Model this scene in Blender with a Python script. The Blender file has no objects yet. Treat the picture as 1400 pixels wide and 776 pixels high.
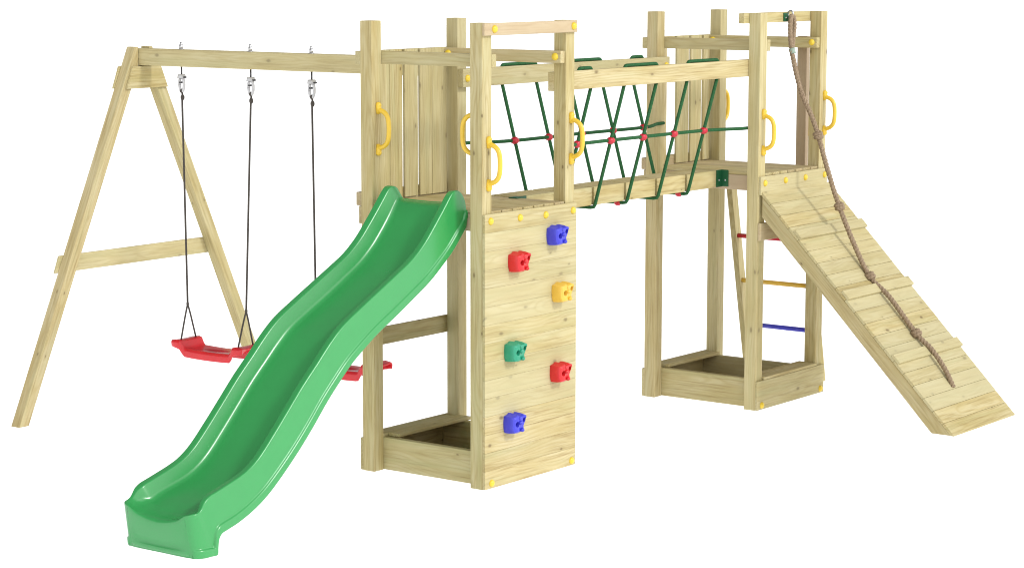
import bpy, bmesh, math, random
from mathutils import Vector, Matrix
random.seed(11)
sc = bpy.context.scene
COL = sc.collection
V = Vector
# ------------------------------------------------------------------ dimensions (metres)
P = 0.0825          # post section
W = 0.842           # tower footprint
H = 2.5             # post height
X2 = 2.835          # second tower offset along the bridge
T = 0.018           # thin board
R = 0.040           # thick rail
FZ = 1.50           # platform level

# ------------------------------------------------------------------ materials
def new_mat(name):
    m = bpy.data.materials.new(name); m.use_nodes = True
    nt = m.node_tree
    return m, nt, nt.nodes['Principled BSDF']

def N(nt, typ, **kw):
    n = nt.nodes.new(typ)
    for k, v in kw.items():
        if k.startswith('i_'):
            n.inputs[k[2:]].default_value = v
        else:
            setattr(n, k, v)
    return n

def math_node(nt, op, a, b=None, c=None, clamp=False):
    n = nt.nodes.new('ShaderNodeMath'); n.operation = op; n.use_clamp = clamp
    for i, x in enumerate((a, b, c)):
        if x is None: continue
        if isinstance(x, (int, float)): n.inputs[i].default_value = x
        else: nt.links.new(x, n.inputs[i])
    return n.outputs[0]

def vmul(nt, vec, xyz):
    n = nt.nodes.new('ShaderNodeVectorMath'); n.operation = 'MULTIPLY'
    nt.links.new(vec, n.inputs[0]); n.inputs[1].default_value = xyz
    return n.outputs[0]

def mixc(nt, fac, a, b, blend='MIX'):
    n = nt.nodes.new('ShaderNodeMix'); n.data_type = 'RGBA'; n.blend_type = blend
    for idx, x in ((0, fac), (6, a), (7, b)):
        if isinstance(x, (int, float)): n.inputs[idx].default_value = x
        elif isinstance(x, tuple): n.inputs[idx].default_value = x
        else: nt.links.new(x, n.inputs[idx])
    return n.outputs[2]

def ramp(nt, fac, stops):
    n = nt.nodes.new('ShaderNodeValToRGB')
    el = n.color_ramp.elements
    while len(el) < len(stops): el.new(0.5)
    for e, (p, c) in zip(el, stops):
        e.position = p; e.color = c if len(c) == 4 else (*c, 1)
    nt.links.new(fac, n.inputs[0])
    return n.outputs[0]

def make_wood():
    m, nt, bs = new_mat('pressure_treated_pine')
    L = nt.links.new
    gv = N(nt, 'ShaderNodeAttribute', attribute_name='gv').outputs['Vector']      # along, across, thickness (metres)
    bd = N(nt, 'ShaderNodeAttribute', attribute_name='board').outputs['Vector']   # tint, pink, seed
    pith = N(nt, 'ShaderNodeAttribute', attribute_name='pith').outputs['Vector']
    sb = N(nt, 'ShaderNodeSeparateXYZ'); L(bd, sb.inputs[0])
    tint, pink, seed = sb.outputs
    # seed offset
    so = N(nt, 'ShaderNodeCombineXYZ')
    for i in range(3): L(seed, so.inputs[i])
    add = N(nt, 'ShaderNodeVectorMath', operation='ADD'); L(gv, add.inputs[0]); L(so.outputs[0], add.inputs[1])
    p = add.outputs[0]
    # growth rings round an off-centre pith, warped slowly along the board
    warp = N(nt, 'ShaderNodeTexNoise', i_Scale=1.0, i_Detail=2.0, i_Roughness=0.5)
    L(vmul(nt, p, (1.6, 5.0, 5.0)), warp.inputs['Vector'])
    rel = N(nt, 'ShaderNodeVectorMath', operation='SUBTRACT'); L(gv, rel.inputs[0]); L(pith, rel.inputs[1])
    rel2 = vmul(nt, rel.outputs[0], (0.035, 1.0, 1.0))
    ln = N(nt, 'ShaderNodeVectorMath', operation='LENGTH'); L(rel2, ln.inputs[0])
    rr = math_node(nt, 'ADD', ln.outputs['Value'], math_node(nt, 'MULTIPLY', warp.outputs['Fac'], 0.11))
    ring = math_node(nt, 'SINE', math_node(nt, 'MULTIPLY', rr, 430.0))
    ring = math_node(nt, 'MULTIPLY_ADD', ring, 0.5, 0.5)
    ring = math_node(nt, 'POWER', ring, 2.2)
    # fine fibre streaks
    fib = N(nt, 'ShaderNodeTexNoise', i_Scale=1.0, i_Detail=4.0, i_Roughness=0.65)
    L(vmul(nt, p, (2.6, 75.0, 75.0)), fib.inputs['Vector'])
    # broad blotches (treatment uptake)
    blo = N(nt, 'ShaderNodeTexNoise', i_Scale=1.0, i_Detail=3.0, i_Roughness=0.55)
    L(vmul(nt, p, (2.2, 11.0, 11.0)), blo.inputs['Vector'])
    base = ramp(nt, blo.outputs['Fac'], [(0.30, (0.415, 0.336, 0.140)), (0.5, (0.480, 0.408, 0.205)), (0.70, (0.525, 0.462, 0.265))])
    base = mixc(nt, math_node(nt, 'MULTIPLY', ring, 0.42), base, (0.375, 0.285, 0.105, 1))
    fr = ramp(nt, fib.outputs['Fac'], [(0.28, (0.67, 0.60, 0.48)), (0.50, (1, 1, 1)), (0.8, (1.06, 1.06, 1.08))])
    base = mixc(nt, 1.0, base, fr, 'MULTIPLY')
    # greenish impregnation streaks
    gr = N(nt, 'ShaderNodeTexNoise', i_Scale=1.0, i_Detail=2.0)
    L(vmul(nt, p, (1.1, 17.0, 17.0)), gr.inputs['Vector'])
    gf = ramp(nt, gr.outputs['Fac'], [(0.52, (0, 0, 0)), (0.72, (1, 1, 1))])
    base = mixc(nt, math_node(nt, 'MULTIPLY', gf, 0.35), base, (0.36, 0.36, 0.17, 1))
    # knots
    vo = N(nt, 'ShaderNodeTexVoronoi', i_Scale=1.0)
    wp = N(nt, 'ShaderNodeTexNoise', i_Scale=40.0, i_Detail=1.0); L(p, wp.inputs['Vector'])
    sp = N(nt, 'ShaderNodeSeparateXYZ'); L(p, sp.inputs[0])
    cmb = N(nt, 'ShaderNodeCombineXYZ')
    L(math_node(nt, 'MULTIPLY', sp.outputs[0], 3.4), cmb.inputs[0]); L(math_node(nt, 'MULTIPLY', math_node(nt, 'ADD', sp.outputs[1], sp.outputs[2]), 6.5), cmb.inputs[1])
    vo.voronoi_dimensions = '2D'
    L(cmb.outputs[0], vo.inputs['Vector'])
    vs = N(nt, 'ShaderNodeSeparateColor'); L(vo.outputs['Color'], vs.inputs[0])
    on = math_node(nt, 'GREATER_THAN', vs.outputs[0], 0.52)
    d = math_node(nt, 'ADD', vo.outputs['Distance'], math_node(nt, 'MULTIPLY', math_node(nt, 'SUBTRACT', wp.outputs['Fac'], 0.5), 0.05))
    siz = math_node(nt, 'MULTIPLY_ADD', vs.outputs[1], 0.06, 0.035)
    kn = math_node(nt, 'DIVIDE', d, siz)
    kf = ramp(nt, kn, [(0.35, (0.95, 0.95, 0.95)), (0.62, (0.55, 0.55, 0.55)), (1.0, (0, 0, 0))])
    kf = math_node(nt, 'MULTIPLY', kf, on)
    halo = ramp(nt, math_node(nt, 'MULTIPLY', kn, 0.4), [(0.25, (0.32, 0.32, 0.32)), (1.0, (0, 0, 0))])
    base = mixc(nt, math_node(nt, 'MULTIPLY', halo, on), base, (0.31, 0.25, 0.10, 1))
    base = mixc(nt, math_node(nt, 'MULTIPLY', kf, 0.8), base, (0.125, 0.085, 0.032, 1))
    # board to board variation
    pk = math_node(nt, 'MAXIMUM', pink, 0.0); pale = math_node(nt, 'MAXIMUM', math_node(nt, 'MULTIPLY', pink, -1.0), 0.0)
    base = mixc(nt, pk, base, (0.47, 0.355, 0.255, 1))
    base = mixc(nt, pale, base, (0.475, 0.432, 0.262, 1))
    br = N(nt, 'ShaderNodeHueSaturation'); L(base, br.inputs['Color']); L(tint, br.inputs['Value'])
    L(br.outputs[0], bs.inputs['Base Color'])
    bs.inputs['Roughness'].default_value = 0.72
    bs.inputs['Specular IOR Level'].default_value = 0.25
    bp = N(nt, 'ShaderNodeBump', i_Strength=0.25, i_Distance=0.002)
    hh = math_node(nt, 'ADD', fib.outputs['Fac'], math_node(nt, 'MULTIPLY', ring, -0.3))
    L(hh, bp.inputs['Height']); L(bp.outputs[0], bs.inputs['Normal'])
    return m

def plastic(name, col, rough=0.3, spec=0.5, var=0.06, coat=0.0):
    m, nt, bs = new_mat(name)
    tc = N(nt, 'ShaderNodeTexCoord')
    no = N(nt, 'ShaderNodeTexNoise', i_Scale=9.0, i_Detail=4.0)
    nt.links.new(tc.outputs['Object'], no.inputs['Vector'])
    lo = tuple(c * (1 - var) for c in col) + (1,); hi = tuple(min(1, c * (1 + var)) for c in col) + (1,)
    c = ramp(nt, no.outputs['Fac'], [(0.3, lo), (0.7, hi)])
    nt.links.new(c, bs.inputs['Base Color'])
    r = math_node(nt, 'MULTIPLY_ADD', no.outputs['Fac'], 0.10, rough - 0.05)
    nt.links.new(r, bs.inputs['Roughness'])
    bs.inputs['Specular IOR Level'].default_value = spec
    bs.inputs['Coat Weight'].default_value = coat
    bs.inputs['Coat Roughness'].default_value = 0.2
    return m

def rope_mat(name, col, dark, scale):
    m, nt, bs = new_mat(name)
    tc = N(nt, 'ShaderNodeTexCoord')
    no = N(nt, 'ShaderNodeTexNoise', i_Scale=scale, i_Detail=5.0, i_Roughness=0.7)
    nt.links.new(tc.outputs['Object'], no.inputs['Vector'])
    c = ramp(nt, no.outputs['Fac'], [(0.33, dark), (0.62, col)])
    nt.links.new(c, bs.inputs['Base Color'])
    bs.inputs['Roughness'].default_value = 0.85
    bs.inputs['Specular IOR Level'].default_value = 0.2
    b = N(nt, 'ShaderNodeBump', i_Strength=0.5, i_Distance=0.002)
    nt.links.new(no.outputs['Fac'], b.inputs['Height']); nt.links.new(b.outputs[0], bs.inputs['Normal'])
    return m

M_WOOD = make_wood()
M_SLIDE = plastic('green_slide_plastic', (0.030, 0.290, 0.074), 0.25, 0.7, 0.02)
M_YEL = plastic('yellow_plastic', (0.72, 0.475, 0.04), 0.3)
M_YCAP = plastic('yellow_cap_plastic', (0.70, 0.50, 0.035), 0.35)
M_RED = plastic('red_plastic', (0.56, 0.016, 0.02), 0.3)
M_BLUE = plastic('blue_plastic', (0.042, 0.045, 0.52), 0.3)
M_TEAL = plastic('teal_plastic', (0.02, 0.28, 0.16), 0.3)
M_YHOLD = plastic('warm_yellow_plastic', (0.70, 0.44, 0.06), 0.3)
M_SWING = plastic('red_swing_plastic', (0.60, 0.014, 0.022), 0.22)
M_BRACKET = plastic('green_painted_metal', (0.006, 0.085, 0.03), 0.45)
M_KNOB = plastic('crimson_connector_plastic', (0.48, 0.010, 0.028), 0.3)
M_NET = rope_mat('green_net_rope', (0.030, 0.122, 0.044, 1), (0.010, 0.060, 0.020, 1), 160)
M_CORD = rope_mat('dark_swing_cord', (0.10, 0.088, 0.078, 1), (0.03, 0.026, 0.023, 1), 260)
M_HEMP = rope_mat('brown_hemp_rope', (0.34, 0.255, 0.172, 1), (0.16, 0.11, 0.068, 1), 120)
M_TAPE = plastic('pale_green_tape', (0.28, 0.36, 0.29), 0.6)
M_STEEL, _nt, _b = new_mat('galvanised_steel')
_b.inputs['Metallic'].default_value = 0.9; _b.inputs['Roughness'].default_value = 0.35
_no = N(_nt, 'ShaderNodeTexNoise', i_Scale=60.0)
_nt.links.new(ramp(_nt, _no.outputs['Fac'], [(0.3, (0.42, 0.42, 0.43)), (0.7, (0.62, 0.62, 0.63))]), _b.inputs['Base Color'])
M_SHADE_SHEET = plastic('brown_shade_sheet', (.30, .19, .09), .9, .1, .25)  # brown of the added sheet, stands in for shade inside the sandboxes
M_DARKM = plastic('dark_metal', (0.045, 0.045, 0.05), 0.4)
M_NYLON = plastic('pale_nylon', (0.50, 0.50, 0.51), 0.3)

# ------------------------------------------------------------------ scene helpers
POS = {}
def thing(name, label, cat, loc, group=None):
    o = bpy.data.objects.new(name, None); COL.objects.link(o)
    o.empty_display_size = 0.2
    o.location = loc; o['label'] = label; o['category'] = cat
    if group: o['group'] = group
    POS[o] = V(loc)
    return o

class MB:
    """collects verts/faces (world coordinates) and builds ONE mesh object"""
    def __init__(s): s.v = []; s.f = []; s.gv = []; s.bd = []; s.pi = []; s.sm = []; s.mi = []
    def add(s, verts, faces, smooth=False, gv=None, bd=(1, 0, 0), pith=(0, 0, 0), mi=0):
        o = len(s.v)
        s.v += [V(p) for p in verts]
        s.f += [tuple(i + o for i in f) for f in faces]
        s.sm += [smooth] * len(faces); s.mi += [mi] * len(faces)
        s.gv += gv if gv else [(0, 0, 0)] * len(verts)
        s.bd += [bd] * len(verts); s.pi += [pith] * len(verts)
    def add_bm(s, bm, smooth=False, frame=None, bd=(1, 0, 0), pith=(0, 0, 0), mi=0):
        bm.verts.index_update()
        vs = [v.co.copy() for v in bm.verts]; fs = [[v.index for v in f.verts] for f in bm.faces]
        gv = None
        if frame:
            c, ax = frame
            gv = [tuple((p - c).dot(a) for a in ax) for p in vs]
        s.add(vs, fs, smooth, gv, bd, pith, mi); bm.free()
    # ---- wooden board from 8 corners of an axis aligned box
    def board(s, x0, x1, y0, y1, z0, z1, ax=None, tint=None, pink=None, ch=0.0025):
        pts = [V((x, y, z)) for x in (x0, x1) for y in (y0, y1) for z in (z0, z1)]
        d = [x1 - x0, y1 - y0, z1 - z0]
        order = sorted(range(3), key=lambda i: -d[i])
        if ax is not None:
            k = 'xyz'.index(ax); order.remove(k); order.insert(0, k)
        E3 = [V((1, 0, 0)), V((0, 1, 0)), V((0, 0, 1))]
        s.wood_hull(pts, [E3[i] for i in order], tint, pink, ch)
    def wood_hull(s, pts, axes, tint=None, pink=None, ch=0.0025):
        bm = bmesh.new()
        for p in pts: bm.verts.new(p)
        bmesh.ops.convex_hull(bm, input=bm.verts)
        bmesh.ops.dissolve_limit(bm, angle_limit=0.01, verts=bm.verts, edges=bm.edges)
        if ch: bmesh.ops.bevel(bm, geom=list(bm.edges), offset=ch, segments=1, affect='EDGES', clamp_overlap=True)
        bmesh.ops.recalc_face_normals(bm, faces=bm.faces)
        c = sum((V(p) for p in pts), V()) / len(pts)
        t = tint if tint is not None else random.uniform(0.93, 1.05)
        k = pink if pink is not None else random.uniform(-0.40, 0.16)
        pith = (random.uniform(-.5, .5), random.uniform(-.05, .05), random.choice((-1, 1)) * random.uniform(.015, .07))
        s.add_bm(bm, False, (c, axes), (t, k, random.uniform(0, 50)), pith)
    def prism(s, poly, ext, axes, **kw):
        e = V(ext)
        s.wood_hull([V(p) for p in poly] + [V(p) + e for p in poly], axes, **kw)
    # ---- tube along a path
    def tube(s, path, r, n=10, lobes=0, amp=0.0, pitch=0.1, cap=True, mi=0, step=None):
        path = [V(p) for p in path]
        if step: path = resample(path, step)
        t0 = (path[1] - path[0]).normalized()
        ref = V((0, 0, 1)) if abs(t0.z) < 0.9 else V((1, 0, 0))
        u = t0.cross(ref).normalized()
        vs = []; acc = 0.0
        for i, p in enumerate(path):
            a = path[max(i - 1, 0)]; b = path[min(i + 1, len(path) - 1)]
            t = (b - a).normalized()
            u = (u - t * u.dot(t)).normalized(); w = t.cross(u)
            if i: acc += (p - path[i - 1]).length
            rr = r[i] if isinstance(r, (list, tuple)) else r
            for k in range(n):
                th = 2 * math.pi * k / n
                q = rr * (1 + amp * (abs(math.cos(lobes * (th - 2 * math.pi * acc / pitch) / 2)) - 0.6)) if lobes else rr
                vs.append(p + u * math.cos(th) * q + w * math.sin(th) * q)
        fs = []
        for i in range(len(path) - 1):
            for k in range(n):
                a = i * n + k; b = i * n + (k + 1) % n
                fs.append((a, b, b + n, a + n))
        if cap:
            fs.append(tuple(reversed(range(n)))); fs.append(tuple(range(len(vs) - n, len(vs))))
        s.add(vs, fs, True, mi=mi)
    def dome(s, c, nrm, r, flat=0.75, mi=0):
        nrm = V(nrm).normalized()
        ref = V((0, 0, 1)) if abs(nrm.z) < 0.9 else V((1, 0, 0))
        u = nrm.cross(ref).normalized(); w = nrm.cross(u)
        c = V(c); n = 16; vs = []; fs = []
        prof = [(1.0, 0.0), (1.0, 0.16), (0.94, 0.38), (0.78, 0.66), (0.52, 0.88), (0.22, 0.98)]
        for rr, h in prof:
            for k in range(n):
                th = 2 * math.pi * k / n
                vs.append(c + (u * math.cos(th) + w * math.sin(th)) * r * rr + nrm * h * r * flat)
        vs.append(c + nrm * r * flat)
        for i in range(len(prof) - 1):
            for k in range(n):
                a = i * n + k; b = i * n + (k + 1) % n
                fs.append((a, b, b + n, a + n))
        o = (len(prof) - 1) * n
        for k in range(n): fs.append((o + k, o + (k + 1) % n, len(vs) - 1))
        s.add(vs, fs, True, mi=mi)
    def ball(s, c, r, mi=0, sq=(1, 1, 1)):
        bm = bmesh.new(); bmesh.ops.create_icosphere(bm, subdivisions=3, radius=1)
        for v in bm.verts: v.co = V(c) + V((v.co.x * r * sq[0], v.co.y * r * sq[1], v.co.z * r * sq[2]))
        s.add_bm(bm, True, mi=mi)
    def cyl(s, a, b, r, n=16, mi=0, r2=None):
        s.tube([a, b], [r, r if r2 is None else r2], n, mi=mi)
    def box(s, x0, x1, y0, y1, z0, z1, ch=0.002, mi=0):
        bm = bmesh.new()
        for x in (x0, x1):
            for y in (y0, y1):
                for z in (z0, z1): bm.verts.new((x, y, z))
        bmesh.ops.convex_hull(bm, input=bm.verts)
        bmesh.ops.dissolve_limit(bm, angle_limit=0.01, verts=bm.verts, edges=bm.edges)
        bmesh.ops.bevel(bm, geom=list(bm.edges), offset=ch, segments=2, affect='EDGES', clamp_overlap=True)
        bmesh.ops.recalc_face_normals(bm, faces=bm.faces)
        s.add_bm(bm, False, mi=mi)
    def build(s, name, mat, parent=None, label=None, kind=None):
        lo = V((min(p.x for p in s.v), min(p.y for p in s.v), min(p.z for p in s.v)))
        hi = V((max(p.x for p in s.v), max(p.y for p in s.v), max(p.z for p in s.v)))
        c = (lo + hi) / 2
        me = bpy.data.meshes.new(name)
        me.from_pydata([p - c for p in s.v], [], s.f)
        for m in (mat if isinstance(mat, (list, tuple)) else [mat]): me.materials.append(m)
        me.polygons.foreach_set('use_smooth', s.sm)
        me.polygons.foreach_set('material_index', s.mi)
        if M_WOOD in me.materials[:]:
            for nm, dat in (('gv', s.gv), ('board', s.bd), ('pith', s.pi)):
                at = me.attributes.new(nm, 'FLOAT_VECTOR', 'POINT')
                at.data.foreach_set('vector', [x for t in dat for x in t])
        me.update()
        o = bpy.data.objects.new(name, me); COL.objects.link(o)
        if parent:
            o.parent = parent; o.location = c - POS[parent]
        else: o.location = c
        POS[o] = c
        if label: o['label'] = label
        if kind: o['kind'] = kind
        return o

def resample(path, step):
    """Catmull-Rom through the points, roughly equal steps"""
    pts = [path[0] * 2 - path[1]] + path + [path[-1] * 2 - path[-2]]
    out = []
    for i in range(1, len(pts) - 2):
        a, b, c, d = pts[i - 1:i + 3]
        n = max(2, int((c - b).length / step))
        for k in range(n):
            t = k / n
            out.append(0.5 * (2 * b + (c - a) * t + (2 * a - 5 * b + 4 * c - d) * t * t + (3 * b - a - 3 * c + d) * t ** 3))
    out.append(path[-1])
    return out

def wood(name, parent, *boards, **kw):
    m = MB()
    for b in boards:
        if isinstance(b[-1], dict): m.board(*b[:-1], **b[-1])
        else: m.board(*b)
    return m.build(name, M_WOOD, parent, kw.get('label'))

def cap(parent, c, nrm, r=0.021):
    m = MB(); m.dome(c, nrm, r); m.build('bolt_cap', M_YCAP, parent)

def grab_handle(parent, c, nrm, up=0.145, out=0.078):
    """moulded plastic D handle: two feet on the post, bowed grip"""
    c = V(c); n = V(nrm); z = V((0, 0, 1)); sd = n.cross(z)
    m = MB()
    g = [(0.003, up - 0.040), (0.022, up - 0.043), (0.048, up - 0.053), (0.068, up - 0.072), (out, up - 0.100), (out + .003, 0.0),
         (out, -up + 0.100), (0.068, -up + 0.072), (0.048, -up + 0.053), (0.022, -up + 0.043), (0.003, -up + 0.040)]
    m.tube([c + n * a + z * b for a, b in g], 0.0132, 12, step=0.006)
    for s in (1, -1):                                  # feet
        pl = [c + n * 0.004 + z * s * (up - 0.062), c + n * 0.007 + z * s * (up - 0.03), c + n * 0.006 + z * s * (up - 0.01), c + n * 0.004 + z * s * up]
        m.tube(pl, [0.011, 0.0165, 0.0165, 0.010], 14, step=None)
        m.dome(c + n * 0.020 + z * s * (up - 0.014), n, 0.008)
    m.build('grab_handle', M_YEL, parent)

# ------------------------------------------------------------------ ground
bm_ = MB()
bm_.add([(-60, -60, 0), (70, -60, 0), (70, 70, 0), (-60, 70, 0)], [(0, 1, 2, 3)])
mg, ntg, bg = new_mat('white_studio_floor')
no = N(ntg, 'ShaderNodeTexNoise', i_Scale=3.0, i_Detail=3.0)
ntg.links.new(ramp(ntg, no.outputs['Fac'], [(0.3, (0.93, 0.93, 0.93)), (0.7, (0.95, 0.95, 0.95))]), bg.inputs['Base Color'])
bg.inputs['Roughness'].default_value = 0.9
bg.inputs['Specular IOR Level'].default_value = 0.0
# translucency added so light from below washes out shadows on the floor
trn = N(ntg, 'ShaderNodeBsdfTranslucent'); trn.inputs['Color'].default_value = (.96, .96, .96, 1)
mxs = N(ntg, 'ShaderNodeMixShader'); mxs.inputs[0].default_value = .68
ntg.links.new(bg.outputs[0], mxs.inputs[1]); ntg.links.new(trn.outputs[0], mxs.inputs[2])
ntg.links.new(mxs.outputs[0], ntg.nodes['Material Output'].inputs['Surface'])
ground = bm_.build('ground', mg, None, kind='structure')
ground['label'] = 'plain white studio floor under the whole wooden playset'
ground['category'] = 'floor'

# ------------------------------------------------------------------ towers
def post_at(root, ox, ix, iy):
    x = ox + ix * (W - P); y = iy * (W - P)
    return wood('post', root, (x, x + P, y, y + P, 0, H))

def slats(root, ox, spans, z0, z1):
    m = MB()
    for a, b in spans: m.board(ox + a, ox + b, W - T, W - .001, z0, z1 + random.uniform(-.002, .002), ax='z')
    m.build('slat_panel', M_WOOD, root)

def tower_common(root, ox):
    for ix in (0, 1):
        for iy in (0, 1): post_at(root, ox, ix, iy)
    # guard rails across the front and back, on the inner faces of the posts
    wood('guard_rail', root, (ox + P + .0005, ox + P + R, -.001, W + .001, 2.264, 2.334))
    wood('guard_rail', root, (ox + W - P - R, ox + W - P - .0005, .008, W - .008, 2.264, 2.332))
    for y in (.046, W - .046): cap(root, (ox + W - P - R, y, 2.30), (-1, 0, 0))
    # slat rails outside the far posts
    wood('slat_rail', root, (ox, ox + W, W, W + .036, 2.264, 2.334, {'tint': .93}))
    wood('slat_rail', root, (ox, ox + W, W, W + .036, 1.486, 1.560, {'pink': .45, 'tint': .86}))
    # joists and deck
    wood('joist', root, (ox + P + .0005, ox + P + R, .001, W - .001, 1.385, 1.481, {'pink': .75, 'tint': .93}))
    wood('joist', root, (ox + W - P - R, ox + W - P - .0005, .001, W - .001, 1.385, 1.481, {'pink': .3}))
    wood('edge_board', root, (ox, ox + W, W, W + T, 1.387, 1.484, {'pink': .3, 'tint': .9}))
    m = MB(); n = 7; x0 = ox + P + .001; w = (W - 2 * P) / n
    for k in range(n):
        m.board(x0 + k * w, x0 + (k + 1) * w - .009, .003, W - T - .002, 1.482, FZ, ax='y', tint=random.uniform(.86, 1.0), pink=random.uniform(.05, .35))
    m.build('deck', M_WOOD, root)
    m = MB(); m.box(ox + P + R + .001, ox + W - P - R - .001, P + .02, W - .002, .002, .012); m.build('sandbox_shade_sheet', M_SHADE_SHEET, root)  # added sheet, darkens the sandbox interior where shade would fall

t1 = thing('play_tower', 'wooden tower between green slide and rope bridge, with plank climbing wall on its near side', 'tower', (W / 2, W / 2, 0), 'wooden play towers')
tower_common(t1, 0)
slats(t1, 0, [(P + .002, .231), (.233, .343), (.363, .481), (.500, .607), (.609, .742)], 1.505, 2.334)
# top rail over the climbing wall
wood('top_rail', t1, (-.002, W + .002, -T - .0005, -.0005, 2.433, 2.499, {'pink': .62, 'tint': 1.02}))
for x in (.083, .805): cap(t1, (x, -T - .0005, 2.467), (0, -1, 0))
wood('brace', t1, (.001, W - .001, W, W + T, .687, .787, {'tint': .84}))
# sandbox frame
wood('sandbox_board', t1, (P + .0005, P + R, .001, W - .001, .002, .184))
wood('sandbox_board', t1, (W - P - R, W - P - .0005, .001, W - .001, .002, .184))
wood('sandbox_board', t1, (0, W, W, W + T, .002, .184, {'tint': .86}))
wood('sandbox_board', t1, (P + R + .001, W - P - R - .001, P + .001, P + T, .002, .184))
wood('seat_board', t1, (P + R + .002, W - P + .02, .680, W - P - .001, .1845, .204, {'tint': .92}), (P + .0, W - P + .02, W - P - .0005, W + T, .1845, .204, {'tint': .92}))
cap(t1, (W - P - R, .30, .095), (-1, 0, 0))
grab_handle(t1, (.047, W - P, 1.91), (0, -1, 0))
grab_handle(t1, (.040, P, 1.91), (0, 1, 0))
grab_handle(t1, (.050, 0, 1.757), (0, -1, 0))
grab_handle(t1, (.806, 0, 1.848), (0, -1, 0))

t2 = thing('play_tower', 'wooden tower over the open sandbox frame, between the rope bridge and the plank ramp', 'tower', (X2 + W / 2, W / 2, 0), 'wooden play towers')
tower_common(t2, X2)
slats(t2, X2, [(P + .002, .213), (.350 - .017, .350 + .128 - .0), (.502, .632), (.658, .744)], 1.505, 2.334)
wood('top_rail', t2, (X2 - .06, X2 + W + .002, P + .0005, P + R, 2.435, 2.499))
# sandbox: front, back, near, far boards and two seat boards
wood('sandbox_board', t2, (X2 + P + .0005, X2 + P + R, .001, W - .001, .002, .184))
wood('sandbox_board', t2, (X2 + W - P - R, X2 + W - P - .0005, .001, W - .001, .002, .184, {'tint': .8}))
wood('sandbox_board', t2, (X2, X2 + W, W, W + T, .002, .184))
wood('sandbox_board', t2, (X2 + .0, X2 + W + .006, -T, -.0005, .002, .187))
wood('seat_board', t2, (X2 + P + R + .002, X2 + W, W - P + .002, W + T, .1845, .204), (X2 + P + R + .002, X2 + W - P - .002, W - P - .03, W - P + .001, .1845, .204))
wood('seat_board', t2, (X2 + P + .004, X2 + W - P - .004, -T + .002, .118, .1875, .206))
for x in (X2 + .053, X2 + W - .04): cap(t2, (x, -T, .030), (0, -1, 0))
wood('cross_board', t2, (X2, X2 + W, -T, -.0005, 1.082, 1.192, {'pink': .45}))
wood('hand_rail', t2, (X2 + W - P - .0005 + P, X2 + W + R, .150, .221, 1.386, 2.334, {'pink': .8, 'tint': .84}))
grab_handle(t2, (X2 + .047, 0, 1.76), (0, -1, 0))
grab_handle(t2, (X2 + W - .030, 0, 1.842), (0, -1, 0))
grab_handle(t2, (X2 + W, W - P + .035, 1.86), (1, 0, 0))
grab_handle(t2, (X2 + W + R, .185, 1.78), (1, 0, 0))

# ------------------------------------------------------------------ climbing wall
cw = thing('climbing_wall', 'tall plank climbing wall with six coloured holds on the near side of the slide tower', 'climbing wall', (W / 2, -T / 2, 0))
m = MB(); zs = [0.002]; nb = 15
for k in range(nb): zs.append(0.002 + (k + 1) * 1.488 / nb)
for k in range(nb):
    m.board(0, W, -T, -.0008, zs[k], zs[k + 1] - .0006, ax='x', tint=random.uniform(.96, 1.03), pink=random.choice((-.6, -.5, -.4, -.2, .12)), ch=.0010)
m.build('plank_panel', M_WOOD, cw)
for x, z in ((.050, 1.452), (.312, 1.449), (.548, 1.444), (.806, 1.447), (.058, .031), (.802, .029)): cap(cw, (x, -T, z), (0, -1, 0), .020)

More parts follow.
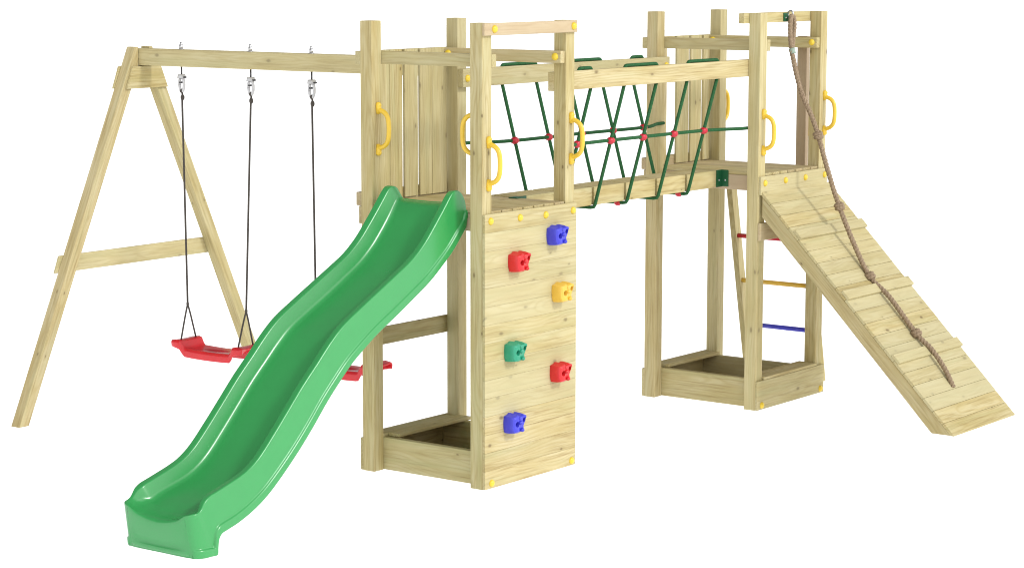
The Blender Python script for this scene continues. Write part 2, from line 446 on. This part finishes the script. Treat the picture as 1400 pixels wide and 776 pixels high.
def hold_mesh():
    """lumpy moulded hold: faceted body, recessed finger holes, bolt boss"""
    out = [(-.060, .010), (-.056, .046), (-.030, .052), (-.018, .060), (.006, .050), (.020, .046), (.034, .056), (.056, .048), (.062, .018),
           (.052, -.004), (.040, -.016), (.036, -.044), (.010, -.052), (-.022, -.050), (-.050, -.046), (-.058, -.022)]
    layers = [(1.02, 0.0), (1.04, .014), (1.0, .046), (.93, .060), (.78, .068)]
    bm = bmesh.new(); rings = []
    for s, d in layers:
        rings.append([bm.verts.new((x * s, -d - (.008 * math.sin(70 * x + 1) * math.cos(60 * z) if d > .055 else 0), z * s)) for x, z in out])
    n = len(out)
    for a, b in zip(rings, rings[1:]):
        for i in range(n): bm.faces.new((a[i], a[(i + 1) % n], b[(i + 1) % n], b[i]))
    bm.faces.new(rings[-1]); bm.faces.new(list(reversed(rings[0])))
    bmesh.ops.triangulate(bm, faces=[f for f in bm.faces if len(f.verts) > 4])
    bmesh.ops.recalc_face_normals(bm, faces=bm.faces)
    me = bpy.data.meshes.new('climbing_hold'); bm.to_mesh(me); bm.free()
    o = bpy.data.objects.new('climbing_hold_body', me); COL.objects.link(o)
    cut = bpy.data.meshes.new('hole_cutter'); bm = bmesh.new()
    for x, z, r in ((-.026, .004, .0150), (.036, .022, .0135)):
        mt = Matrix.Translation((x, -.064, z)) @ Matrix.Rotation(math.radians(90), 4, 'X')
        bmesh.ops.create_cone(bm, cap_ends=True, segments=18, radius1=r, radius2=r * 1.1, depth=.05, matrix=mt)
    bm.to_mesh(cut); bm.free()
    c = bpy.data.objects.new('hole_cutter', cut); COL.objects.link(c)
    md = o.modifiers.new('holes', 'BOOLEAN'); md.operation = 'DIFFERENCE'; md.object = c; md.solver = 'EXACT'
    bv = o.modifiers.new('soft', 'BEVEL'); bv.width = .0055; bv.segments = 3; bv.limit_method = 'ANGLE'; bv.angle_limit = math.radians(30)
    dg = bpy.context.evaluated_depsgraph_get(); dg.update()
    res = bpy.data.meshes.new_from_object(o.evaluated_get(dg))
    bpy.data.objects.remove(o); bpy.data.objects.remove(c); bpy.data.meshes.remove(cut); bpy.data.meshes.remove(me)
    # bolt boss and lower nub added on the front
    bm = bmesh.new(); bm.from_mesh(res); nf = len(bm.faces)
    for x, z, r, d in ((.004, .010, .013, .080), (.020, -.034, .012, .077), (-.004, .036, .010, .076)):
        mt = Matrix.Translation((x, -d + .012, z)) @ Matrix.Diagonal((r, .014, r, 1))
        bmesh.ops.create_icosphere(bm, subdivisions=2, radius=1, matrix=mt)
    bm.faces.index_update()
    for f in bm.faces: f.smooth = True
    bm.to_mesh(res); bm.free()
    res.name = 'climbing_hold'
    return res
HOLD = hold_mesh()
for (x, z, mt, cn) in ((.655, 1.325, M_BLUE, 'blue'), (.303, 1.213, M_RED, 'red'), (.705, 1.003, M_YHOLD, 'yellow'), (.268, .727, M_TEAL, 'teal green'), (.690, .556, M_RED, 'red'), (.262, .335, M_BLUE, 'blue')):
    me = HOLD.copy(); me.materials.clear(); me.materials.append(mt)
    o = bpy.data.objects.new('climbing_hold', me); COL.objects.link(o)
    x -= .036; o.parent = cw; o.location = V((x, -T, z)) - POS[cw]
    o.rotation_euler = (0, math.radians(random.uniform(-5, 5)), 0); o.scale = (1.04, 1, .98)
    o['label'] = cn + ' moulded plastic climbing hold bolted to the plank wall'
    POS[o] = V((x, -T, z))

# ------------------------------------------------------------------ slide
sl = thing('slide', 'glossy green wavy plastic slide running down from the front of the climbing wall tower', 'slide', (-1.0, .4175, 0))
YC = .4175; HW = .2475
# crest (top of side walls), bottom edge of the skirt, bed depth below the crest
ST = [  # crest x, z   bottom x, z    bed depth
    (.080, 1.538, .078, 1.455, .004),
    (.066, 1.568, .074, 1.448, .040),
    (.040, 1.596, .072, 1.438, .068),
    (.006, 1.606, .070, 1.424, .078),
    (-.034, 1.592, .064, 1.405, .082),
    (-.110, 1.510, .020, 1.356, .086),
    (-.199, 1.416, -.050, 1.288, .088),
    (-.275, 1.342, -.128, 1.228, .088),
    (-.373, 1.270, -.236, 1.152, .088),
    (-.493, 1.208, -.370, 1.078, .088),
    (-.611, 1.150, -.510, 1.004, .088),
    (-.778, 1.068, -.664, .928, .088),
    (-.924, .992, -.785, .857, .088),
    (-1.027, .915, -.880, .795, .088),
    (-1.128, .824, -.968, .722, .088),
    (-1.235, .730, -1.072, .628, .088),
    (-1.345, .622, -1.185, .512, .088),
    (-1.445, .525, -1.295, .408, .088),
    (-1.552, .427, -1.420, .303, .088),
    (-1.634, .374, -1.525, .226, .086),
    (-1.706, .346, -1.630, .170, .082),
    (-1.790, .322, -1.730, .132, .078),
    (-1.860, .303, -1.806, .112, .076),
    (-1.905, .291, -1.846, .100, .080),
    (-1.940, .271, -1.868, .076, .078),
    (-1.960, .245, -1.876, .034, .068),
    (-1.976, .230, -1.880, .001, .060),
    (-1.994, .222, -1.910, .001, .055),
]
def cr(a, b, c, d, t): return 0.5 * (2 * b + (c - a) * t + (2 * a - 5 * b + 4 * c - d) * t * t + (3 * b - a - 3 * c + d) * t ** 3)
dense = []
for i in range(len(ST) - 1):
    a, b, c, d = ST[max(i - 1, 0)], ST[i], ST[i + 1], ST[min(i + 2, len(ST) - 1)]
    for k in range(4): dense.append(tuple(cr(a[j], b[j], c[j], d[j], k / 4) for j in range(5)) + (HW,))
dense.append(ST[-1] + (HW,))
# nose: corners round off in plan, lip rolls over
for th in (18, 36, 52, 66, 78, 88):
    s_, c_ = math.sin(math.radians(th)), math.cos(math.radians(th))
    dense.append((-1.994 - .040 * s_, .222 - .014 * (1 - c_), -1.935 - .068 * s_, .001, .055 - .006 * s_, HW - .046 * (1 - c_)))

def arc(p, q, r_, rad, n=4):
    """round corner q between p and r_ (2D)"""
    p, q, r_ = V(p), V(q), V(r_)
    a = (p - q); b = (r_ - q); la, lb = a.length, b.length
    if la < 1e-6 or lb < 1e-6: return [q] * (n + 1)
    d = min(rad, la * .48, lb * .48)
    A = q + a / la * d; B = q + b / lb * d
    return [(1 - t) ** 2 * A + 2 * t * (1 - t) * q + t * t * B for t in [i / n for i in range(n + 1)]]

def section(L_, bd, hw, q):
    """half section, from skirt bottom outside to the bed centre: list of (y, depth); q: 0 trough, 1 open lip"""
    k = min(1, bd / .07)
    fl = (.034 * k + .008 * (1 - k)) * (1 - q) + .010 * q
    mx = lambda a, b: a * (1 - q) + b * q
    ctrl = [(hw + .006, L_), (hw + .011, L_ - .004), (hw + .010, L_ - .036), (hw - .002, L_ - .046), (hw - .008, .004), (hw - .012, 0.0),
            (hw - .012 - fl, .002), (mx(hw - .046 - fl, hw - .060), mx(bd * .99, bd * .50)), (mx(hw - .13, hw - .135), mx(bd + .003, bd * .88)), (0.0, mx(bd + .006, bd))]
    rads = [0, .003, .006, .006, .010, .005, .006, mx(.075, .06), .06, 0]
    pts = [V(ctrl[0])]
    for i in range(1, len(ctrl) - 1):
        pts += arc(ctrl[i - 1], ctrl[i], ctrl[i + 1], rads[i], 10 if i == 7 else 5)
        if i == 4: NWALL = len(pts)
    last = V(ctrl[-1]); pv = pts[-1]
    for t in (.33, .66, 1.0): pts.append(pv + (last - pv) * t)
    section.nwall = NWALL
    return pts
rows = []
for cx, cz, bx, bz, bd, hw in dense:
    t_ = V((cx, cz)); b_ = V((bx, bz)); D = (b_ - t_); L_ = D.length; D = D / L_
    q_ = min(1, max(0, (-cx - 1.915) / .07)); half = section(L_, bd, hw, q_ * q_ * (3 - 2 * q_))
    full = [(-y, d) for y, d in half] + [(y, d) for y, d in reversed(half[:-1])]
    rows.append([V((t_.x + D.x * d, YC + y, t_.y + D.y * d)) for y, d in full])
nc = len(rows[0])
vs = [p for r_ in rows for p in r_]
fs = [(i * nc + k, i * nc + k + 1, (i + 1) * nc + k + 1, (i + 1) * nc + k) for i in range(len(rows) - 1) for k in range(nc - 1)]
# front face: from the last section straight to the floor, slightly proud, with a bead near the floor
last = rows[-1]; base = len(vs) - nc
lv = [0.0, .025, .07, .15, .35, .6, .80, .84, .88, 1.0]
px = [0.0, .0045, .0075, .009, .008, .004, .001, .008, .010, .010]
prev = base
for j in range(1, len(lv)):
    o = len(vs)
    for ci, p in enumerate(last):
        nw = section.nwall; wallcol = ci < nw or ci > nc - 1 - nw
        yr = min(1, abs(p.y - YC) / (HW - .050))
        if wallcol: vs.append(V((last[nw].x + .031 * (1 - p.z * (1 - lv[j]) / last[nw].z), p.y, p.z * (1 - lv[j]) + .001 * lv[j]))); continue
        vs.append(V((p.x - px[j] * (1 - yr ** 4) + .031 * lv[j], YC + (p.y - YC) * (1 - .012 * math.sin(lv[j] * 3.14)), p.z * (1 - lv[j]) + .001 * lv[j])))
    fs += [(prev + k, prev + k + 1, o + k + 1, o + k) for k in range(nc - 1)]
    prev = o
m = MB(); m.add(vs, fs, True)
so = m.build('chute', M_SLIDE, sl)
bm = bmesh.new(); bm.from_mesh(so.data); bmesh.ops.remove_doubles(bm, verts=bm.verts, dist=.0004)
bmesh.ops.recalc_face_normals(bm, faces=bm.faces)
for f in bm.faces: f.smooth = True
bm.to_mesh(so.data); bm.free()
sd = so.modifiers.new('wall', 'SOLIDIFY'); sd.thickness = .005; sd.offset = 0

# ------------------------------------------------------------------ swing frame
sf = thing('swing_stand', 'wooden A-frame with long swing beam reaching to the slide tower', 'swing stand', (.757, 2.2, 0))
XS = .757; YF = 3.285; YD = .075
EX, EY, EZ = V((1, 0, 0)), V((0, 1, 0)), V((0, 0, 1))
wood('swing_beam', sf, (.711, .803, W + .04, YF + YD, 2.166, 2.271))
for s in (-1, 1):
    sx = (lambda x: x) if s == -1 else (lambda x: 2 * XS - x)
    pl = [(-.360, 0.001), (-.281, .001), (.709, 2.166), (.709, 2.282), (.681, 2.282)]
    poly = [V((sx(x), YF, z)) for x, z in pl]
    u = (poly[2] - poly[1]).normalized(); w = EY.cross(u)
    m = MB(); m.prism(poly, (0, YD, 0), [u, w, EY]); m.build('leg', M_WOOD, sf)
for y, xo in ((YF - T - .0005, 0), (YF + YD + .0005, .028)):
    m = MB(); m.prism([(.642 - xo, y, 2.160), (.890 + xo, y, 2.160), (.950 + xo, y, 2.021), (.588 - xo, y, 2.021)], (0, T, 0), [EX, EZ, EY]); m.build('gusset_plate', M_WOOD, sf)
y = YF + YD + .0005
m = MB(); m.prism([(.072, y, 1.007), (1.40, y, 1.007), (1.44, y, .902), (.030, y, .902)], (0, T, 0), [EX, EZ, EY]); m.build('crossbar', M_WOOD, sf)

# ------------------------------------------------------------------ swings
def make_swing(label, ya, yb, sa, sb):
    """ya, yb: hook positions on the beam; sa, sb: rope positions on the seat"""
    yc = (sa + sb) / 2; hl = abs(sa - sb) / 2
    r = thing('swing', label, 'swing', (XS, yc, .40), 'red swings under the beam')
    # seat: one moulded shell, raised shoulders at both ends
    n = 33; xs = [-.092, -.096, -.090, -.06, 0, .06, .090, .096, .092]; zdrop = [-.052, -.014, 0, -.004, -.006, -.004, 0, -.014, -.052]
    e = hl + .058; vs = []; fs = []
    for i in range(n):
        t = -1 + 2 * i / (n - 1); y = t * e; a = abs(y)
        q = min(1, max(0, (a - (hl - .055)) / .045)); q = q * q * (3 - 2 * q)
        z = .402 + .048 * q - .012 * (1 - (a / e) ** 2) - .012 * max(0, (a - hl) / .06)
        wid = 1 + .10 * q - .25 * max(0, (a - hl - .03) / .04) ** 2
        sk = 1 - .45 * max(0, (a - hl + .0) / .07)
        vs += [V((XS + x * wid, yc + y, z + d * sk)) for x, d in zip(xs, zdrop)]
    k = len(xs)
    fs = [(i * k + j, i * k + j + 1, (i + 1) * k + j + 1, (i + 1) * k + j) for i in range(n - 1) for j in range(k - 1)]
    m = MB(); m.add(vs, fs, True); so = m.build('seat', M_SWING, r)
    bm = bmesh.new(); bm.from_mesh(so.data); bmesh.ops.recalc_face_normals(bm, faces=bm.faces); bm.to_mesh(so.data); bm.free()
    md = so.modifiers.new('shell', 'SOLIDIFY'); md.thickness = .010; md.offset = 0
    bv = so.modifiers.new('soft', 'BEVEL'); bv.width = .003; bv.segments = 2; bv.limit_method = 'ANGLE'
    m = MB()                                        # anti-slip tread ribs
    for q in range(-4, 5):
        m.tube([(XS + q * .013, yc - hl + .10, .3885), (XS + q * .013, yc + hl - .10, .3885)], .0028, 8)
    m.build('tread', M_KNOB, so)
    for yh, ys in ((ya, sa), (yb, sb)):
        m = MB()
        m.cyl((XS, yh, 2.271), (XS, yh, 2.302), .0125, 12, 0); m.cyl((XS, yh, 2.276), (XS, yh, 2.318), .007, 10, 0)
        m.cyl((XS, yh, 2.271), (XS, yh, 2.275), .018, 16, 0)
        m.build('bolt', [M_STEEL, M_DARKM, M_NYLON], r)
        m = MB()
        m.cyl((XS, yh, 2.166), (XS, yh, 2.105), .0055, 10, 1)
        m.cyl((XS, yh, 2.116), (XS, yh, 2.092), .024, 16, 2, .029)
        m.box(XS - .014, XS + .014, yh - .034, yh + .014, 2.094, 2.104, .003, 1)
        lk = [(XS, yh + .020 * math.cos(a), 2.055 + .046 * math.sin(a)) for a in [2 * math.pi * i / 24 for i in range(25)]]
        m.tube(lk, .0095, 10, mi=2)
        for sx in (-.014, .014): m.cyl((XS + sx, yh, 2.10), (XS + sx, yh, 2.055), .005, 8, 0)
        m.cyl((XS - .02, yh, 2.066), (XS + .02, yh, 2.066), .006, 10, 1)
        m.build('swing_hook', [M_STEEL, M_DARKM, M_NYLON], r)
        yk = yh + (ys - yh) * .04; ysp = yh + (ys - yh) * .88; zsp = .665
        m = MB()
        m.tube([(XS, yh + .006, 2.022), (XS, yh - .002, 2.006), (XS, yk - .004, 1.985), (XS, yk, 1.96), (XS, ysp, zsp)], .0064, 8)
        m.ball((XS, yh, 2.012), .013, sq=(1, 1, 1.1)); m.ball((XS, yk - .004, 1.972), .013, sq=(1, 1, 1.5)); m.ball((XS, ysp, zsp), .009, sq=(1, 1, 2))
        for sx in (-1, 1):
            m.tube([(XS, ysp, zsp), (XS + sx * .022, ysp + (ys - ysp) * .35, .60), (XS + sx * .066, ys, .447)], .0056, 8, step=.02)
        m.build('rope', M_CORD, r)
    return r
make_swing('red swing hanging in the open between the A-frame and the green slide', 2.955, 2.365, 2.935, 2.440)
make_swing('red swing mostly hidden behind the green slide, next to the tower post', 1.868, 1.412, 1.850, 1.392)

# ------------------------------------------------------------------ rope bridge
rb = thing('rope_bridge', 'green rope net bridge with single wooden walking beam between the two towers', 'bridge', ((W + X2) / 2, W / 2, 1.39))
BY0, BY1 = .322, .520; BZ0, BZ1 = 1.398, 1.505
RX = [1.152 + .338 * i for i in range(5)]
m = MB(); xa = W - P + .001
cuts = [x for x in RX]; g = .011
edges = [xa] + cuts + [X2 + P - .001]
for i in range(len(edges) - 1):
    a = edges[i] + (g if i else 0); b = edges[i + 1] - (g if i < len(edges) - 2 else 0)
    m.board(a, b, BY0, BY1, BZ0, BZ1, ax='x', tint=random.uniform(.98, 1.04), pink=.06)
m.board(xa + .002, X2 + P - .003, BY0 + .013, BY1 - .013, BZ0 + .012, BZ1 - .0035, ax='x', tint=.95)
m.build('walking_beam', M_WOOD, rb)
YN, YFR = P + .0005, W - P - .0005
wood('hand_rail', rb, (W - P, X2 + P, YN, YN + R, 2.107, 2.212))
wood('hand_rail', rb, (W - P, X2 + P, YFR - R, YFR, 2.107, 2.212))
for x in (W - P + .041, X2 + .041): cap(rb, (x, YFR - R, 2.157), (0, -1, 0))
YNC, YFC = YN + R / 2, YFR - R / 2
ZJ = 1.784
for x in RX:
    m = MB()
    m.tube([(x, YNC, 2.12), (x, YNC + (.306 - YNC) * .5, 1.76), (x, .307, BZ0 + .004), (x, .316, BZ0 - .010), (x, .34, BZ0 - .014), (x, .50, BZ0 - .014),
            (x, .526, BZ0 - .010), (x, .534, BZ0 + .006), (x, (YFC + .534) * .5, 1.76), (x, YFC, 2.12)], .0105, 10)
    m.build('net_rope', M_NET, rb)
for i in (0, 2, 4):
    m = MB(); m.ball((RX[i], .375, BZ0 - .016), .019, sq=(1, 1.25, 1)); m.build('rope_connector', M_KNOB, rb)
def loop(x0, x1, y):
    m = MB(); zt = 2.212
    m.tube([(x0, y, zt - .03), (x0, y, zt), (x0 + .008, y, zt + .008), (x0 + .022, y, zt + .0105), (x1 - .022, y, zt + .0105), (x1 - .008, y, zt + .008), (x1, y, zt), (x1, y, zt - .03)], .0105, 10)
    m.build('rail_loop', M_NET, rb)
loop(RX[0] - .125, RX[0], YNC); loop(RX[1], RX[2], YNC); loop(RX[3], RX[4], YNC)
loop(RX[0], RX[1], YFC); loop(RX[2], RX[3], YFC); loop(RX[4], RX[4] + .125, YFC)
yj = YNC + (.306 - YNC) * (2.12 - ZJ) / (2.12 - BZ0); yjf = YFC + (.534 - YFC) * (2.12 - ZJ) / (2.12 - BZ0)
for ys, sgn, yp in ((yj, -1, YN), (yjf, 1, YFR)):
    m = MB()
    m.tube([(W - P + .03, yp - sgn * .011, ZJ + .002), (W + .03, yp - sgn * .016, ZJ), (RX[0], ys, ZJ), (RX[2], ys, ZJ + .002), (RX[4], ys, ZJ), (X2 - .03, yp - sgn * .016, ZJ), (X2 + P - .02, yp - sgn * .011, ZJ + .002)], .0105, 10, step=.05)
    m.build('guide_rope', M_NET, rb)
    for x in RX:
        m = MB(); m.ball((x, ys, ZJ), .0245, sq=(1.12, .95, .92))
        m.cyl((x - .026, ys, ZJ), (x + .026, ys, ZJ), .0145, 14)
        m.build('rope_connector', M_KNOB, rb)
# angle brackets at the beam ends
for x, s in ((xa, 1), (X2 + P, -1)):
    m = MB()
    m.box(min(x, x + s * .064), max(x, x + s * .064), BY0 - .006, BY0 - .001, BZ0 + .001, BZ1 + .003, .0012)
    if s < 0: m.box(x - .005, x - .0006, BY0 - .055, BY0 - .0055, BZ0 + .004, BZ1 + .003, .0012)
    else: m.box(x - .06, x + .004, BY0 - .03, BY0 + .03, FZ + .001, FZ + .007, .0012)
    o = m.build('angle_bracket', M_BRACKET, rb)
    if s < 0:
        q = MB()
        q.dome((x - .035, BY0 - .006, BZ0 + .045), (0, -1, 0), .006); q.build('screw', M_STEEL, o)
        q = MB(); q.dome((x - .005, BY0 - .032, BZ0 + .045), (-1, 0, 0), .006); q.build('screw', M_STEEL, o)

# ------------------------------------------------------------------ ramp
rp = thing('ramp', 'sloping plank climbing ramp with three cleats leaning against the sandbox tower', 'ramp', (3.275, -.7, 0))
XA, XB = 2.852, 3.702
S0, S1 = V((0, -.0182, 1.3885)), V((0, -1.374, 0.004))
dr = (S1 - S0); SL = dr.length; dr = dr / SL
nr = V((0, dr.z, -dr.y)); nr = nr if nr.z > 0 else -nr
def slope_box(m, xa_, xb_, s0, s1, h0, h1, **kw):
    pts = [V((x, 0, 0)) + S0 + dr * s + nr * h for x in (xa_, xb_) for s in (s0, s1) for h in (h0, h1)]
    m.wood_hull(pts, kw.pop('axes', [EX, dr, nr]), **kw)
npk = 20; m = MB(); pw = SL / npk
for k in range(npk):
    if k == npk - 1:      # last plank bevelled to sit on the floor
        a = S0 + dr * (SL - pw); b = V((0, S1.y, .001)); 
        pl = [a + V((0, 0, 0)), S0 + dr * SL + V((0, 0, 0)), b, V((0, S1.y + .022, .001)), a - nr * T]
        m.prism([V((XA, p.y, p.z)) for p in pl], (XB - XA, 0, 0), [EX, dr, nr], tint=random.uniform(.97, 1.05))
    else:
        slope_box(m, XA + random.uniform(-.001, .001), XB + random.uniform(-.001, .001), k * pw, (k + 1) * pw - .0016, -T, random.uniform(-.0006, .0006), tint=random.uniform(.95, 1.04), pink=random.choice((-.65, -.5, -.35, .05)), ch=.0017)
m.build('plank_deck', M_WOOD, rp)
for yc_ in (-.272, -.614, -.968):
    s = (-.0185 - yc_) / -dr.y if False else (yc_ + .0185) / dr.y
    m = MB(); slope_box(m, XA - .004, XB + .004, s - .034, s + .032, .0012, .021, tint=random.uniform(.98, 1.04), pink=-.5)
    m.build('cleat', M_WOOD, rp)
for xs_ in (XA + .001, XB - .041):
    # side beam cut plumb against the tower and flat on the floor
    dp = .090
    q0 = S0 - nr * (T + .001); q1 = q0 - nr * dp
    def at_y(p, y): return p + dr * ((y - p.y) / dr.y)
    def at_z(p, z): return p + dr * ((z - p.z) / dr.z)
    pl = [at_y(q0, -.020), at_z(q0, .002), at_z(q1, .002), at_y(q1, -.020)]
    m = MB(); m.prism([V((xs_, p.y, p.z)) for p in pl], (.040, 0, 0), [dr, nr, EX], tint=.90, pink=.1); m.build('side_beam', M_WOOD, rp)
wood('top_board', rp, (X2 + .006, X2 + W + .001, -T, -.0006, 1.368, 1.484, {'tint': 1.0, 'pink': -.5}))
for x in (2.888, 3.141, 3.391, 3.639): cap(rp, (x, -T, 1.442), (0, -1, 0), .020)

# ------------------------------------------------------------------ climbing rope
XR = 3.300
cr_ = thing('climbing_rope', 'knotted brown hemp rope hanging from the tower top down along the plank ramp', 'rope', (XR, .05, 0))
def ramp_z(y): return S0.z + (y - S0.y) * dr.z / dr.y
path = [V((XR - .004, .046, 2.26)), V((XR, -.02, 2.02)), V((XR + .002, -.108, 1.84)), V((XR, -.158, 1.724)), V((XR - .002, -.235, 1.50)), V((XR - .004, -.322, 1.281)), V((XR - .008, -.44, 1.04)),
        V((XR - .016, -.556, .842 + .012)), V((XR - .022, -.70, ramp_z(-.70) + .045)), V((XR - .026, -.892, ramp_z(-.892) + .030)), V((XR - .024, -1.00, ramp_z(-1.00) + .050)), V((XR - .036, -1.10, ramp_z(-1.10) + .040)), V((XR - .048, -1.166, ramp_z(-1.166) + .002))]
m = MB()
m.tube(path, .0145, 18, lobes=3, amp=.42, pitch=.075, step=.006)
m.build('rope', M_HEMP, cr_)
# doubled eye at the top
m = MB()
m.tube([(XR + .004, .052, 2.27), (XR - .020, .046, 2.36), (XR - .018, .047, 2.44), (XR, .048, 2.474), (XR + .028, .050, 2.455), (XR + .040, .052, 2.40), (XR + .022, .050, 2.32), (XR + .012, .050, 2.24)], .0145, 16, lobes=3, amp=.28, pitch=.07, step=.006)
m.build('eye_loop', M_HEMP, cr_)
m = MB(); m.tube([(XR + .001, .046, 2.268), (XR + .001, .036, 2.235)], .0195, 16); m.build('tape_band', M_TAPE, cr_)
for kp in (V((XR, -.158, 1.724)), V((XR - .004, -.322, 1.281)), V((XR - .016, -.556, .842 + .016)), V((XR - .026, -.892, ramp_z(-.892) + .032))):
    i = min(range(len(path)), key=lambda j: (path[j] - kp).length)
    ax = (path[min(i + 1, len(path) - 1)] - path[i - 1]).normalized()
    u = EX; w = ax.cross(u).normalized()
    m = MB(); pts = []
    for q in range(26):
        th = q / 25 * 2 * math.pi * 1.75
        pts.append(kp + (u * math.cos(th) + w * math.sin(th)) * .019 + ax * (-.017 + .034 * q / 25 + .009 * math.sin(th)))
    m.tube(pts, .0140, 12, step=.006, lobes=3, amp=.28, pitch=.07); m.build('knot', M_HEMP, cr_)
m = MB()
m.box(XR - .050, XR + .012, P - .0045, P - .0002, 2.440, 2.493, .001)
br_ = m.build('rail_bracket', M_BRACKET, cr_)
m = MB()
rg = [(XR + .006 + .006 * math.cos(a), .062 + .022 * math.cos(a), 2.486 + .021 * math.sin(a)) for a in [2 * math.pi * i / 24 for i in range(25)]]
m.tube(rg, .0055, 10)
m.dome((XR - .022, P - .0045, 2.462), (0, -1, 0), .006)
m.build('ring', M_STEEL, br_)

# ------------------------------------------------------------------ ladder
ld = thing('ladder', 'leaning wooden ladder with red, yellow and blue rungs behind the sandbox tower', 'ladder', (3.9, .45, 0))
def lx(z): return 3.725 + (1.28 - z) * .205
for y0 in (.735, .175):
    zt = 1.482
    m = MB(); m.prism([(lx(zt), y0, zt), (lx(zt) + .070, y0, zt), (lx(.001) + .070, y0, .001), (lx(.001), y0, .001)], (0, .042, 0), [V((lx(0) - lx(1), 0, -1)).normalized(), EX, EY]); m.build('stile', M_WOOD, ld)
for z, mt, cn in ((.974, M_KNOB, 'crimson'), (.662, M_YHOLD, 'amber yellow'), (.352, M_BLUE, 'blue')):
    m = MB(); x = lx(z) + .026
    m.tube([(x, .215, z), (x, .737, z)], .0155, 14)
    o = m.build('rung', mt, ld, cn + ' ladder rung')

# ------------------------------------------------------------------ light
wd = bpy.data.worlds.new('World'); sc.world = wd; wd.use_nodes = True
nt = wd.node_tree; bgn = nt.nodes['Background']
# white studio: bright walls all round, dim ceiling towards the back, unseen glow from below added to whiten the translucent floor
tc = N(nt, 'ShaderNodeTexCoord')
dv = N(nt, 'ShaderNodeVectorMath', operation='DOT_PRODUCT'); nt.links.new(tc.outputs['Generated'], dv.inputs[0]); dv.inputs[1].default_value = (.10, .55, .83)
mr = N(nt, 'ShaderNodeMapRange', interpolation_type='SMOOTHSTEP'); nt.links.new(dv.outputs['Value'], mr.inputs['Value'])
for k, v_ in (('From Min', .20), ('From Max', .70), ('To Min', 1.68), ('To Max', .25)): mr.inputs[k].default_value = v_
sz = N(nt, 'ShaderNodeSeparateXYZ'); nt.links.new(tc.outputs['Generated'], sz.inputs[0])
low = math_node(nt, 'LESS_THAN', sz.outputs[2], 0.0)
mxx = N(nt, 'ShaderNodeMix'); nt.links.new(low, mxx.inputs[0]); nt.links.new(mr.outputs[0], mxx.inputs[2]); mxx.inputs[3].default_value = 1.75
nt.links.new(mxx.outputs[0], bgn.inputs['Strength'])
bgn.inputs['Color'].default_value = (1, 1, 1, 1)
sun = bpy.data.lights.new('key_light', 'SUN'); sun.energy = 1.5; sun.angle = math.radians(8); sun.color = (1, .985, .96)
so_ = bpy.data.objects.new('key_light', sun); COL.objects.link(so_)
sdir = V((.03, -.80, .60)).normalized()
so_.rotation_euler = sdir.to_track_quat('Z', 'Y').to_euler(); so_.location = (2, -6, 6)

# ------------------------------------------------------------------ camera
cam = bpy.data.cameras.new('camera'); co = bpy.data.objects.new('camera', cam); COL.objects.link(co)
yaw, pitch = .649913436, .135834444
f = V((math.cos(yaw) * math.cos(pitch), math.sin(yaw) * math.cos(pitch), -math.sin(pitch)))
r_ = V((math.sin(yaw), -math.cos(yaw), 0)); u_ = r_.cross(f)
mt = Matrix((r_, u_, -f)).transposed().to_4x4(); mt.translation = V((-9.90059, -7.593388, 2.836699))
co.matrix_world = mt
cam.sensor_width = 36; cam.lens = 3233.97358 / 1400 * 36
cam.shift_x = (700 - 673.3318) / 1400; cam.shift_y = -(388 - 385.1947) / 1400
cam.clip_start = .1; cam.clip_end = 500
sc.camera = co
sc.view_settings.view_transform = 'Standard'; sc.view_settings.look = 'None'
sc.view_settings.exposure = 0; sc.view_settings.gamma = 1
sc.render.engine = 'CYCLES'
sc.cycles.use_denoising = True
sc.cycles.max_bounces = 8
sc.cycles.filter_width = 1.1
sc.render.film_transparent = False
